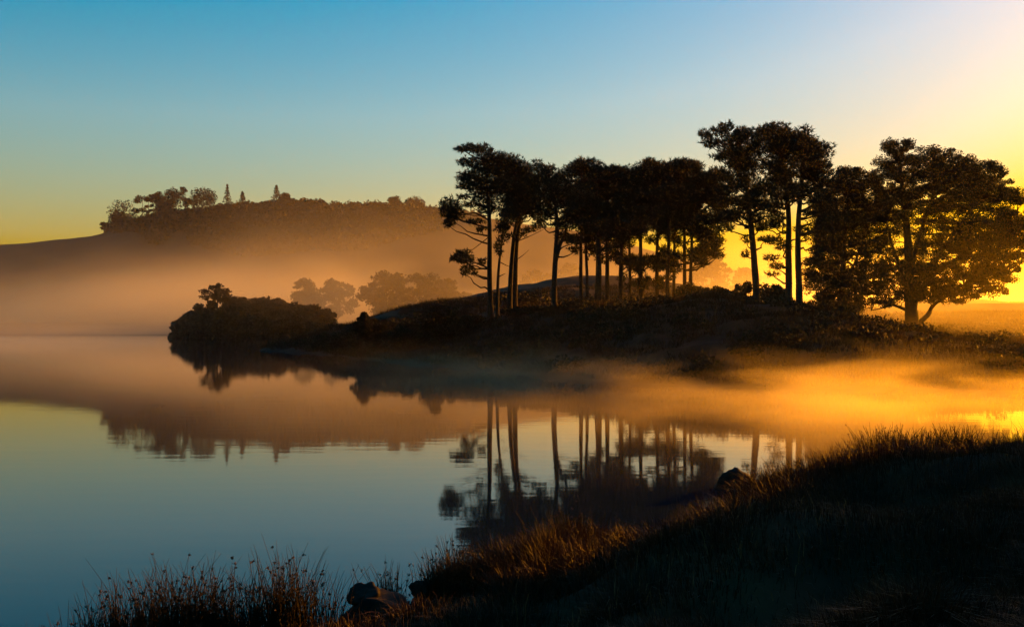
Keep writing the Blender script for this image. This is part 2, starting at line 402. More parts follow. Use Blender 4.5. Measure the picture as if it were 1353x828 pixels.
mass = [(768, 410, 0.26, 93, 'first slim trunk right of the forked pine, dense middle of the stand'),
        (776, 409, 0.22, 97, 'thin pine just behind the first slim trunk right of the forked pine'),
        (790, 408, 0.42, 92, 'stoutest trunk in the dense middle of the pine stand'),
        (802, 407, 0.30, 96, 'pine close to the right of the stoutest trunk in the stand'),
        (820, 406, 0.30, 94, 'pine with even straight trunk, fifth in the dense middle'),
        (833, 405, 0.22, 101, 'thin pine set back in shade, sixth in the dense middle'),
        (847, 404, 0.30, 95, 'pine under the tallest tuft of the flat stand roof'),
        (869, 402, 0.28, 98, 'pine left of the close trio, dense middle of the stand'),
        (883, 402, 0.28, 93, 'leftmost pine of the close trio near the bright gap'),
        (890, 401, 0.22, 97, 'middle thin pine of the close trio near the bright gap'),
        (905, 400, 0.26, 95, 'second to last pine before the bright orange gap'),
        (913, 400, 0.24, 93, 'last pine before the bright gap, with drooping lakeside crown')]
tx = np.array([t_[0] for t_ in tops], float); ty = np.array([t_[1] for t_ in tops], float)
for q_, (a, b, r0, D, lab) in enumerate(mass):
    lean = rng.uniform(-4, 6)
    top = float(np.interp(a+lean, tx, ty))
    pads = []
    for _ in range(22):
        f = rng.uniform(0, 1)**0.9; yy = top + 4 + f*88
        wdt = 12 + 20*math.sin(min(1, f*1.25+0.18)*math.pi)**0.7
        xx = a + lean + rng.uniform(-1, 1)*wdt
        yy = max(yy, float(np.interp(xx, tx, ty)) + 5)
        pads.append((xx, yy, rng.uniform(9, 15), rng.uniform(5, 9)))
    for _ in range(5):
        pads.append((a + rng.uniform(-16, 16), rng.uniform(305, 350), rng.uniform(5, 10), rng.uniform(3, 6)))
    if q_ in (5, 6, 7, 9):
        for _ in range(6): pads.append((a + rng.uniform(-14, 14), rng.uniform(335, 380), rng.uniform(5, 9), rng.uniform(3, 6)))
    if a > 900:
        pads += [(930, 240, 14, 8), (943, 232, 12, 7), (944, 250, 12, 8), (950, 270, 12, 7), (940, 290, 14, 8), (955, 292, 10, 6), (932, 310, 14, 8), (946, 318, 12, 6), (935, 330, 14, 6), (922, 335, 12, 6), (945, 338, 8, 4)]
    if a < 770: pads += [(764, 219, 10, 5), (772, 216, 11, 5)]
    if 840 < a < 850: pads += [(858, 212, 5, 4), (857, 217, 8, 5)]
    pine(D, [(a, b), (a+rng.uniform(-1, 1), 360), (a+rng.uniform(-2, 2), 315), (a+lean*0.6, 270), (a+lean, top+8)], r0, pads, lab, fill=0)
pine(86, [(1000, 430), (999, 380), (996, 330), (991, 285), (985, 235), (975, 190), (970, 172)], 0.42,
     [(938, 169, 7, 4), (946, 176, 9, 5), (957, 169, 9, 4), (968, 173, 8, 5), (959, 183, 12, 6), (972, 186, 13, 7), (984, 168, 6, 4), (984, 176, 10, 6), (950, 205, 8, 3), (961, 204, 9, 4), (976, 201, 13, 8), (992, 190, 14, 10), (972, 218, 14, 7), (990, 212, 15, 10),
      (962, 230, 13, 6), (984, 232, 16, 9), (955, 244, 9, 5), (972, 247, 14, 7), (994, 250, 15, 9), (962, 262, 13, 6), (984, 267, 15, 8), (1004, 270, 12, 7), (957, 280, 11, 6), (976, 284, 12, 6), (998, 288, 12, 6), (966, 298, 11, 5), (1004, 300, 9, 4), (984, 318, 6, 4), (985, 336, 5, 4), (1006, 318, 7, 4)],
     'tall pine right of the bright gap with a ragged arm of foliage reaching left', group='tall pines right of the gap', depth=1.2)
pine(85, [(1043, 430), (1043, 380), (1042, 330), (1042, 280), (1036, 230), (1028, 190), (1022, 172)], 0.40,
     [(1004, 172, 8, 5), (1015, 170, 9, 5), (1028, 171, 11, 5), (1010, 182, 13, 7), (1030, 184, 16, 8), (1014, 198, 15, 9), (1035, 200, 16, 10), (1018, 215, 15, 8), (1040, 219, 15, 9), (1024, 232, 14, 8), (1012, 244, 12, 6), (1034, 246, 14, 7), (1022, 260, 12, 6), (1040, 265, 10, 6), (1018, 276, 10, 5), (1030, 288, 9, 5),
      (1019, 296, 9, 5), (1022, 318, 11, 5), (1030, 326, 9, 5), (1016, 342, 8, 4), (1026, 352, 9, 4), (1022, 362, 7, 3), (1056, 312, 5, 3)],
     'left of two close straight pine trunks under the tall domed crown', group='tall pines right of the gap', depth=1.2)
pine(83, [(1056, 430), (1056, 380), (1054, 330), (1056, 285), (1060, 235), (1060, 195), (1056, 176)], 0.38,
     [(1044, 174, 11, 5), (1058, 174, 10, 5), (1069, 181, 10, 6), (1050, 188, 15, 8), (1070, 195, 14, 9), (1082, 203, 9, 8), (1056, 208, 15, 9), (1077, 217, 14, 9), (1092, 222, 8, 8), (1060, 228, 15, 8), (1082, 236, 14, 9), (1094, 244, 8, 7), (1064, 246, 12, 6), (1084, 256, 13, 8), (1052, 256, 10, 6), (1072, 268, 11, 6), (1090, 276, 11, 8), (1064, 284, 8, 4), (1084, 294, 9, 5), (1074, 306, 7, 4), (1086, 318, 8, 5), (1078, 334, 6, 4)],
     'right of two close straight pine trunks under the tall domed crown', group='tall pines right of the gap', depth=1.2, twigs=[[(1055, 322), (1064, 312), (1072, 306)]])

# ---------------------------------------------------------------- broad trees at the right
broad_tree('broadleaf_tree', 88, [(1112, 420), (1113, 380), (1116, 320), (1120, 260)], 0.35,
           [([(1113, 395), (1095, 365), (1082, 330)], 0.16), ([(1114, 380), (1135, 340), (1150, 300)], 0.16), ([(1114, 400), (1135, 385), (1155, 372)], 0.12)],
           [(1096, 236), (1108, 221), (1120, 213), (1133, 213), (1146, 221), (1160, 226), (1168, 262), (1172, 310), (1172, 355), (1164, 392), (1146, 412), (1118, 418), (1090, 412), (1070, 402), (1063, 375), (1066, 335), (1074, 290), (1084, 258)],
           430, 0.66, 'dark dense tree with foliage to the ground between tall pines and rounded tree', nleaf=260, leaf=0.085)
def thin22(a, b):
    p_ = 1.0
    if 1160 < a < 1235 and 292 < b < 345: p_ = 0.35
    if 1150 < a < 1200 and 300 < b < 400: p_ *= 0.6
    if b > 380 and a > 1215: p_ *= 0.8
    return p_
broad_tree('broadleaf_tree', 84, [(1206, 442), (1204, 410), (1202, 370), (1200, 320), (1194, 260), (1188, 210)], 0.62,
           [([(1208, 432), (1224, 416), (1238, 403), (1262, 384), (1290, 366)], 0.24), ([(1204, 404), (1222, 372), (1242, 336), (1268, 296)], 0.24), ([(1203, 412), (1180, 403), (1165, 406), (1152, 410)], 0.15),
            ([(1202, 390), (1188, 352), (1174, 312), (1168, 280)], 0.18), ([(1202, 368), (1214, 318), (1228, 262), (1236, 228)], 0.22), ([(1222, 372), (1258, 346), (1300, 322), (1330, 312)], 0.16), ([(1242, 336), (1280, 280), (1304, 250)], 0.14)],
           [(1156, 186), (1170, 184), (1184, 181), (1196, 188), (1210, 189), (1224, 192), (1240, 195), (1254, 199), (1272, 202), (1290, 206), (1304, 211), (1312, 222), (1323, 232), (1330, 246), (1346, 262), (1352, 280), (1352, 322), (1350, 342), (1340, 352), (1334, 372), (1332, 386), (1318, 397), (1290, 398), (1262, 408), (1240, 400), (1212, 402), (1190, 398), (1160, 410), (1150, 404), (1158, 380), (1150, 352), (1158, 320), (1154, 290), (1163, 262), (1162, 232), (1160, 210)],
           1120, 0.52, 'large rounded broadleaf tree with short forked trunk at the right edge of the grove', nleaf=215, leaf=0.072, thin=thin22)

# ---------------------------------------------------------------- bushes (individual things)
def bush(px, py_top, D, wpx, label, group, mat='shrub', leaf=0.11, n=None, name='bush', hscale=1.0, cat='bush', depth=0.85, foot=None):
    k = D/FPX
    x, y = P(px, 400, D)[:2]
    z0 = gz(x, y) if foot is None else foot
    h = max(CAMZ - (py_top-HZ)*k - z0, 0.5)*hscale; w_ = wpx*k/2
    root = empty(name, (x, y, z0-0.05)); tag(root, label, cat, group)
    s = Soup(); br = Soup()
    nc = int(np.clip(10*w_, 9, 46)) if n is None else n
    o = np.array([x, y, z0-0.05])
    for _ in range(nc):
        u = rng.normal(size=3); u /= np.linalg.norm(u); u[2] = abs(u[2]); u *= rng.uniform(0.5, 1.08)
        rr_ = rng.uniform(0.22, 0.36)*min(w_, h)
        c = np.array([x, y, z0]) + u*np.array([w_-rr_*0.8, (w_-rr_*0.8)*depth, h-rr_*0.7]) + np.array([0, 0, 0.05])
        nl = int(np.clip(70*(rr_/leaf)**1.1*0.9, 60, 340))
        clump_leaves(s, c, (rr_, rr_, rr_*0.85), nl, leaf)
        br.tube(curve(o + np.array([rng.normal()*0.1, rng.normal()*0.1, 0]), c, 4, wob=0.03*h), np.linspace(0.05, 0.012, 4), 4)
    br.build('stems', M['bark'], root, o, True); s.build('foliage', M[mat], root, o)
    return root

gb = 'bushes along the pine bank'
for a in [(478, 416, 90, 30, 'small open leafy bush lowest along the spit, lakeward of the round bush'),
          (500, 420, 92, 34, 'low bush beside the small open leafy bush on the spit'),
          (535, 420, 90, 50, 'spreading low bush left of the round bush on the spit'),
          (569, 403, 90, 52, 'round topped bush standing highest on the lakeward spit'),
          (598, 413, 91, 40, 'low bush right of the round topped bush on the spit'),
          (626, 411, 92, 36, 'bush at the foot of the outermost pine, lakeward side'),
          (690, 407, 91, 44, 'wide low bush at the foot of the paired pines'),
          (712, 412, 91, 34, 'small bush between the paired pines and the forked pine'),
          (762, 408, 90, 40, 'low bush right of the forked pine trunk'),
          (845, 396, 90, 46, 'low sunlit bush among the middle pine trunks'),
          (880, 392, 90, 40, 'low bush in front of the close trio of pines'),
          (915, 376, 91, 44, 'tall bush under the last pines before the bright gap'),
          (952, 380, 88, 34, 'pointed bush inside the bright gap beside the tall pine'),
          (982, 376, 87, 34, 'bush against the left side of the tall pine right of the gap'),
          (1022, 374, 87, 46, 'bush between the tall pine and the two close straight trunks'),
          (455, 432, 98, 44, 'low bush near the tip of the spit'),
          (432, 440, 104, 40, 'lower bush further out along the spit tip'),
          (408, 449, 109, 36, 'last low bush at the outer end of the spit'),
          (1085, 412, 82, 40, 'low bush under the dark dense tree')]:
    bush(a[0], a[1]-2, a[2], a[3]*1.35, a[4], gb, n=34)
bush(1284, 440, 70, 70, 'low pale sunlit bush on the bank right of the rounded tree', gb, mat='heath', leaf=0.12)
bush(1345, 485, 56, 46, 'small dark bush near the water at the right edge', gb)

# promontory with its thicket and lone small tree
gi = 'bushes of the wooded promontory'
isl = [(243, 417, 190.5, 34, 'sloping bush at the left end of the wooded promontory'),
       (262, 404, 193, 44, 'second bush from the left on the wooded promontory'),
       (285, 398, 195, 46, 'bush under the lone small tree on the promontory'),
       (312, 393, 196, 50, 'left bush of the highest part of the promontory thicket'),
       (340, 392, 197, 50, 'highest bush in the middle of the promontory thicket'),
       (366, 397, 196, 44, 'bush right of the highest one in the promontory thicket'),
       (388, 402, 195, 42, 'bush before the right hump of the promontory thicket'),
       (410, 402, 195, 40, 'right hump bush of the promontory thicket'),
       (430, 410, 195, 34, 'rightmost bush sloping to the water on the promontory'),
       (255, 426, 190, 36, 'front left low bush at the waterline of the promontory'),
       (295, 420, 190, 54, 'front bush at the waterline below the lone small tree'),
       (340, 418, 190, 60, 'wide front bush at the waterline, middle of the promontory'),
       (385, 420, 190.5, 54, 'front bush at the waterline, right half of the promontory'),
       (422, 424, 192, 40, 'front right bush at the waterline of the promontory')]
for a in isl: bush(a[0], a[1]-2, a[2], a[3]*1.25, a[4], gi, leaf=0.30, n=44)
broad_tree('small_tree', 195, [(287, 420), (287, 404), (288, 392), (288, 382)], 0.22, [([(287, 402), (280, 392), (274, 386)], 0.1), ([(287, 400), (296, 390), (302, 384)], 0.1)],
           [(268, 381), (276, 376), (288, 373), (300, 377), (307, 386), (304, 398), (290, 403), (272, 402), (266, 392)], 64, 0.62, 'lone small tree rising above the promontory thicket', nleaf=34, leaf=0.24)

# trees veiled by mist on the far meadow
gm = 'trees veiled in mist behind the spit'
for (a, b, D, w_, lab) in [(508, 356, 238, 66, 'larger hazy round tree standing in mist behind the spit'),
                           (562, 357, 244, 84, 'broad hazy tree in mist right of the larger round one'),
                           (602, 382, 240, 54, 'low hazy tree in mist nearest the outermost pine'),
                           (445, 368, 290, 60, 'faint tree in thick mist right of the promontory'),
                           (403, 366, 320, 36, 'fainter small tree in mist above the promontory end'),
                           (712, 352, 270, 50, 'faint hazy tree between paired pines and forked pine'),
                           (752, 344, 290, 40, 'faint hazy tree just right of the forked pine trunk'),
                           (940, 335, 260, 56, 'hazy tree glowing inside the bright orange gap'),
                           (985, 350, 270, 40, 'smaller hazy tree at the right of the bright gap')]:
    k = D/FPX; h_ = w_/2
    by_ = 424
    broad_tree('misty_tree', D, [(a, by_), (a, b + (by_-b)*0.55), (a, b + (by_-b)*0.25)], 0.35, [([(a, b+(by_-b)*0.6), (a-h_*0.5, b+(by_-b)*0.4)], 0.16), ([(a, b+(by_-b)*0.55), (a+h_*0.5, b+(by_-b)*0.35)], 0.16)],
               [(a+math.cos(t_)*h_*(1+0.12*math.sin(3*t_+a)), (b+by_-4)/2 + math.sin(t_)*(by_-4-b)/2*(1+0.05*math.sin(5*t_+a))) for t_ in np.linspace(0, 2*math.pi, 18, endpoint=False)],
               95, 1.25, lab, gm, nleaf=60, leaf=0.42, mat='shrub')

# ---------------------------------------------------------------- the hill: wood and the trees on its skyline
s = Soup()
wpx = rng.uniform(140, 640, 16000); wy = rng.uniform(540, 915, 16000)
ok = (wy > np.interp(wpx, [140, 200, 330, 480, 640], [820, 650, 560, 590, 720])) & ~((wpx > 480) & (rng.uniform(size=16000) < (wpx-480)/200))
ok &= vnoise(wpx/34, wy/60, 51) > -0.22
wpx = wpx[ok][:4600]; wy = wy[ok][:4600]; wx = (wpx-CXP)/FPX*wy; wz = G(wx, wy)
for x, y, z in zip(wx, wy, wz):
    r_ = rng.uniform(1.6, 3.4)*(1.35 if rng.uniform() < 0.15 else 1.0)
    clump_leaves(s, np.array([x, y, z+r_*0.7]), (r_, r_, r_*1.1), 26, 1.3)
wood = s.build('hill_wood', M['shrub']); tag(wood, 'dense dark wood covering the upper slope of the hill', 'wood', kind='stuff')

gh = 'skyline trees on the hill'
def hill_tree(px, py, w_, label, form, D=895):
    k = D/FPX
    x, y = P(px, 300, D)[:2]; z0 = gz(x, y)
    zt = CAMZ - (py-HZ)*k; h = max(zt - z0, 5.0); r = w_*k/2*(1.6 if form == 'spire' else 1.2)
    o = np.array([x, y, z0-0.3]); root = empty('hill_tree', o); tag(root, label, 'tree', gh)
    t = Soup(); t.tube(curve(o, o+np.array([0, 0, h*0.9]), 5, wob=0.1), np.linspace(0.5, 0.12, 5), 6); t.build('trunk', M['bark'], root, o, True)
    c = Soup()
    if form == 'spire':
        for f in np.linspace(0.25, 0.98, 9):
            rr_ = r*(1.08-f); clump_leaves(c, o+np.array([0, 0, h*f]), (rr_+0.3, rr_+0.3, h*0.055), 60, 0.8)
    elif form == 'open':
        for _ in range(9):
            u = rng.uniform(-1, 1, 3); clump_leaves(c, o+np.array([u[0]*r*0.75, u[1]*r*0.75, h*(0.68+0.27*u[2])]), (r*0.5, r*0.5, r*0.34), 110, 0.8)
    else:
        for _ in range(22):
            u = rng.normal(size=3); u /= np.linalg.norm(u); clump_leaves(c, o+np.array([u[0]*r*0.62, u[1]*r*0.62, h*(0.52+0.36*u[2])]), (r*0.5, r*0.5, r*0.45), 110, 0.8)
    c.build('crown', M['shrub'], root, o)
for a in [(140, 291, 12, 'small round tree at the very foot of the hill wood', 'open'),
          (161, 263, 32, 'dense round tree at the left end of the hill skyline', 'round'),
          (157, 280, 24, 'lower rounded tree below the dense one at the left hill end', 'round'),
          (188, 254, 18, 'open pine with gap below, right of the dense round hill tree', 'open'),
          (196, 255, 10, 'narrow tree close beside the open hill pine', 'open'),
          (208, 249, 16, 'tree in the raised clump, left side', 'round'),
          (227, 246, 24, 'taller tree in the raised clump, right side', 'round'),
          (218, 256, 24, 'lower tree filling the raised clump on the hill', 'round'),
          (245, 243, 15, 'lone open crowned pine sticking up from the hill wood', 'open'),
          (268, 249, 33, 'broad low tree right of the lone open crowned pine', 'round'),
          (300, 244, 12, 'tall slim spire conifer on the hill skyline', 'spire'),
          (320, 253, 12, 'short spire conifer right of the tall slim one', 'spire'),
          (365, 245, 16, 'tall bushy spire conifer, rightmost of the three spires', 'spire'),
          (377, 255, 16, 'rounded tree touching the rightmost spire conifer', 'round'),
          (521, 259, 18, 'left of two round trees on the far bare ridge', 'round'),
          (548, 261, 24, 'right of two round trees on the far bare ridge', 'round')]:
    hill_tree(*a)

# ---------------------------------------------------------------- heath tussocks on the pine bank (uncountable)
def tussocks(n, xr, yr, hgt, width, keep, mat, name, label, K=7, spread=0.10, cat='grass'):
    x = rng.uniform(*xr, n*3); y = rng.uniform(*yr, n*3)
    ok = keep(x, y); x = x[ok][:n]; y = y[ok][:n]
    z = G(x, y)
    ok = shore(x, y) > -0.1
    ok &= z > -0.05
    x = x[ok]; y = y[ok]; z = z[ok]
    b = np.repeat(np.stack([x, y, z-0.03], -1), K, 0); b[:, :2] += rng.normal(size=(len(b), 2))*spread
    dv = np.concatenate([rng.normal(size=(len(b), 2))*0.45, np.ones((len(b), 1))], 1)
    s_ = Soup(); s_.needles(b, dv, rng.uniform(0.4, 1.15, len(b))*hgt, width)
    o = s_.build(name, M[mat]); tag(o, label, cat, kind='stuff'); return o
tussocks(26000, (-32, 70), (46, 125), 0.55, 0.06, lambda x, y: (np.abs(x/y) < 0.62) & (vnoise(x/2, y/2, 5)+vnoise(x/9, y/9, 6) > -0.25), 'heath', 'heath_tussocks', 'rough heath and dead bracken covering the pine bank', K=8, spread=0.25)

s = Soup()
hx = rng.uniform(-34, 60, 5000); hy = rng.uniform(47, 118, 5000)
ok = (np.abs(hx/hy) < 0.6) & (shore(hx, hy) > 0.4) & (vnoise(hx/3, hy/3, 61)+vnoise(hx/11, hy/11, 62) > 0.05)
hx = hx[ok][:900]; hy = hy[ok][:900]; hz_ = G(hx, hy)
for x, y, z in zip(hx, hy, hz_):
    r_ = rng.uniform(0.3, 0.95)
    clump_leaves(s, np.array([x, y, z+r_*0.2]), (r_*1.3, r_*1.3, r_*0.8), int(60+70*r_), 0.13)
tag(s.build('heather_scrub', M['shrub']), 'low heather scrub mounds spread over the pine bank', 'heather', kind='stuff')

# ---------------------------------------------------------------- foreground grass on the near bank (uncountable)
def blades(n, samp, length, width, name, label, mat='grass', droop=0.35):
    x, y = samp(n*2)
    d = shore(x, y); ok = (d > -0.12) & (np.hypot(x, y) > 2.2)
    cl = vnoise(x/0.55, y/0.55, 41) + 0.8*vnoise(x/1.7, y/1.7, 42)
    ok &= cl + rng.uniform(-0.55, 0.6, len(x)) > -0.15
    x = x[ok][:n]; y = y[ok][:n]; cl = cl[ok][:n]; z = G(x, y); ok = z > -0.1
    x = x[ok]; y = y[ok]; z = z[ok]; cl = cl[ok]; n = len(x)
    L = length*rng.uniform(0.45, 1.2, n)*(1+0.9*np.clip(cl, -0.3, 0.6))
    # tussock blades fan outwards
    gx = (vnoise(x/0.55+0.1, y/0.55, 41)-vnoise(x/0.55-0.1, y/0.55, 41))/0.2; gy = (vnoise(x/0.55, y/0.55+0.1, 41)-vnoise(x/0.55, y/0.55-0.1, 41))/0.2
    lean = np.stack([-gx*0.35 + rng.normal(size=n)*0.28 - 0.10, -gy*0.35 + rng.normal(size=n)*0.28], -1)
    b = np.stack([x, y, z-0.02], -1)
    az = rng.uniform(0, math.pi, n); side = np.stack([np.cos(az), np.sin(az), np.zeros(n)], -1)*(width*rng.uniform(0.6, 1.3, n))[:, None]/2
    l3 = np.concatenate([lean, np.zeros((n, 1))], 1)
    up = np.array([0, 0, 1.0])
    m1 = b + (up*0.55 + l3*0.35)*L[:, None]
    tip = b + (up*(0.95-droop*np.minimum(1, (lean**2).sum(1)*3))[:, None] + l3*1.15)*L[:, None]
    v = np.stack([b-side, b+side, m1+side*0.8, m1-side*0.8, tip], 1).reshape(-1, 3)
    q0 = np.arange(n)[:, None]*5
    s_ = Soup(); s_.v.append(v); s_.c = len(v)
    loops = np.concatenate([q0+np.array([0, 1, 2, 3]), q0+np.array([3, 2, 4])], 1).ravel()
    s_.l.append(loops); s_.n.append(np.tile([4, 3], n))
    o = s_.build(name, M[mat]); tag(o, label, 'grass', kind='stuff'); return o

def fan(ymin, ymax, amin=-0.62, amax=0.66):
    def f(n):
        y = np.exp(rng.uniform(math.log(ymin), math.log(ymax), n)); return y*rng.uniform(amin, amax, n), y
    return f
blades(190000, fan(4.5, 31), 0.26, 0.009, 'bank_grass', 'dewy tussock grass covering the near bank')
def shoreband(n):
    t = rng.uniform(0, 1, n)
    pts = np.array([W(560, 790), W(600, 778), W(720, 745), W(860, 708), W(1000, 668), W(1130, 632), W(1353, 597), (24, 31)])
    i_ = np.minimum((t*(len(pts)-1)).astype(int), len(pts)-2); f_ = t*(len(pts)-1)-i_
    p_ = pts[i_]*(1-f_[:, None]) + pts[i_+1]*f_[:, None]
    nrm = pts[i_+1]-pts[i_]; nrm = np.stack([nrm[:, 1], -nrm[:, 0]], -1)/np.linalg.norm(nrm, axis=1)[:, None]
    q_ = p_ + nrm*(np.abs(rng.normal(size=n))*1.3)[:, None]
    return q_[:, 0], q_[:, 1]
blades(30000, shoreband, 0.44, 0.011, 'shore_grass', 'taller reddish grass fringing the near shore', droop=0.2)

M['lit_blade'] = leaf_mat('sunlit_blade', (0.05, 0.026, 0.008), (0.17, 0.095, 0.034), 0.3, 9.0, 0.6, 0.08)  # paler than the bank grass: sunlight on the blades is put into the colour
blades(1700, fan(8.0, 22, -0.22, 0.34), 0.36, 0.0075, 'sunlit_blades', 'scattered grass blades on the near bank, coloured paler to look sunlit', mat='lit_blade', droop=0.5)

# ---------------------------------------------------------------- rush clumps (individual)
def rush(px, D, wid, hgt, n, label, seeds=0.28):
    x, y = P(px, 400, D)[:2]; z = max(gz(x, y), -0.25)
    o = np.array([x, y, z-0.05]); root = empty('rush_clump', o); tag(root, label, 'rushes', 'rush clumps at the near waterline')
    st = Soup(); sd = Soup()
    n = int(n*3.4); hgt = hgt*(1.32 if D < 12 else 1.1)
    for _ in range(n):
        b = o + np.array([rng.normal()*wid*0.38, rng.normal()*wid*0.3, 0])
        L = hgt*(1.08-0.75*rng.uniform()**0.7); ln = rng.normal(size=2)*0.16 + (b[:2]-o[:2])*0.35
        mid = b + np.array([ln[0]*0.35, ln[1]*0.35, 0.55])*L; tip = b + np.array([ln[0]*1.1, ln[1]*1.1, 0.98])*L
        p_ = smooth_path([b, mid, tip], 6)
        st.tube(p_, np.linspace(0.0058, 0.0016, 6)*max(1.0, D/11.5), 3)
        if rng.uniform() < seeds:
            c = p_[4] if rng.uniform() < 0.7 else p_[5]
            c = c + rng.normal(size=3)*0.006
            k_ = 12; sd.quads(c + rng.normal(size=(k_, 3))*0.008, rng.uniform(0.006, 0.013, k_), aspect=0.9)
    st.build('stalks', M['rush'], root, o)['kind'] = 'stuff'
    if sd.v: sd.build('seed_heads', M['seed'], root, o)['kind'] = 'stuff'
for a in [(68, 10.6, 0.25, 0.42, 10, 'thin sprig of rushes furthest left at the bottom edge'),
          (118, 10.4, 0.3, 0.5, 26, 'short rush clump at the left end of the dark rush bed'),
          (158, 10.6, 0.35, 0.66, 60, 'seeded rush clump second from the left in the rush bed'),
          (200, 10.7, 0.4, 0.74, 90, 'dense seeded rush clump left of the tallest stalks'),
          (245, 10.6, 0.42, 0.82, 100, 'thick rush clump with two tallest stalks in the rush bed'),
          (285, 10.8, 0.4, 0.74, 90, 'rush clump in the middle right of the dark rush bed'),
          (330, 10.7, 0.4, 0.70, 80, 'rush clump left of the reddish one in the rush bed'),
          (378, 10.9, 0.42, 0.78, 100, 'reddish tipped rush clump near the right end of the bed'),
          (420, 11.2, 0.35, 0.6, 40, 'thin rush clump between the rush bed and the dark boulder'),
          (512, 12.6, 0.3, 0.62, 36, 'upright rush clump just right of the large dark boulder'),
          (600, 13.4, 0.35, 0.66, 50, 'rush clump beside the light patch of water mid shore'),
          (575, 13.4, 0.3, 0.55, 26, 'arching rush clump behind the smaller rounded stone'),
          (1172, 21.6, 0.6, 1.05, 150, 'tall dark rush tuft standing highest against the glowing water'),
          (1222, 22.6, 0.6, 0.95, 130, 'rush tuft right of the highest one against glowing water'),
          (1268, 23.4, 0.7, 0.95, 140, 'rush tuft third from left against the glowing water'),
          (1135, 21.0, 0.5, 0.7, 60, 'low rush tuft left of the highest one against glowing water'),
          (1048, 19.4, 0.5, 0.6, 50, 'short rush tuft right of the pointed rock'),
          (755, 14.6, 0.5, 0.6, 60, 'rush tuft on the shore below the pine reflections')]:
    rush(*a)

# ---------------------------------------------------------------- rocks
def rock(px, py, D, w_, h_, d_, label, seed, peak=0.0, rot=0.0):
    x, y, zz = P(px, py, D)
    import bmesh
    bm = bmesh.new(); bmesh.ops.create_icosphere(bm, subdivisions=4, radius=1.0)
    rs = np.random.default_rng(seed); ax = rs.normal(size=(9, 3)); ax /= np.linalg.norm(ax, axis=1)[:, None]; off = rs.uniform(0.5, 0.88, 9)
    for v in bm.verts:
        p_ = np.array(v.co)
        for a_, o_ in zip(ax, off):
            e = p_@a_ - o_
            if e > 0: p_ = p_ - a_*e*0.96
        p_ = p_*(1+0.22*vnoise(np.array([p_[0]*3+seed]), np.array([p_[1]*3+p_[2]*2]), seed)[0]+0.10*vnoise(np.array([p_[0]*9+seed]), np.array([p_[1]*9+p_[2]*7]), seed)[0])
        if peak: p_[2] += peak*max(0, 1-abs(p_[0]+0.1)*1.4)*max(p_[2], 0)
        v.co = (p_[0]*w_/2, p_[1]*d_/2, p_[2]*h_/2)
    me = bpy.data.meshes.new('rock'); bm.to_mesh(me); bm.free()
    for p_ in me.polygons: p_.use_smooth = True
    o = link_mesh('rock', me, M['rock'], None, (x, y, zz)); o.rotation_euler = (0, 0, rot)
    tag(o, label, 'rock', 'rocks at the water edge'); return o
rock(973, 644, 20.6, 0.95, 0.62, 0.7, 'pointed dark rock rising at the shore below the tall pine reflection', 6, 0.35)
rock(1003, 640, 20.8, 0.6, 0.12, 0.4, 'flat slab of rock in the water right of the pointed rock', 5)
rock(500, 812, 11.6, 1.0, 0.74, 0.8, 'largest dark boulder at the bottom edge right of the rushes', 8)
rock(482, 785, 11.65, 0.40, 0.30, 0.36, 'rounded stone sitting on top of the largest dark boulder', 9)
rock(557, 778, 12.6, 0.34, 0.26, 0.3, 'smaller rounded stone right of the largest boulder', 12)
rock(353, 464.5, 110, 3.2, 0.5, 1.6, 'low flat rock in open water off the spit tip', 14)
rock(385, 461, 114, 3.0, 1.0, 2.0, 'dark stone at the very tip of the spit', 17)

# ---------------------------------------------------------------- mist and haze
def volume_mat(name, build):
    m = bpy.data.materials.new(name); m.use_nodes = True; nt = m.node_tree
    for n in list(nt.nodes):
        if n.type != 'OUTPUT_MATERIAL': nt.nodes.remove(n)
    out = nt.nodes['Material Output'] if 'Material Output' in nt.nodes else nt.nodes[0]
    v = nt.nodes.new('ShaderNodeVolumePrincipled'); nt.links.new(v.outputs[0], out.inputs['Volume'])
    build(m, nt, v); return m

def box(name, x0, x1, y0, y1, z0, z1, mat, label):
    v = [(x, y, z) for z in (z0, z1) for y in (y0, y1) for x in (x0, x1)]
    f = [(0, 2, 3, 1), (4, 5, 7, 6), (0, 1, 5, 4), (2, 6, 7, 3), (0, 4, 6, 2), (1, 3, 7, 5)]
    o = link_mesh(name, np_mesh(name, np.array(v, float), np.array(f).ravel(), np.full(6, 4)), mat)
    tag(o, label, 'mist', kind='stuff'); return o

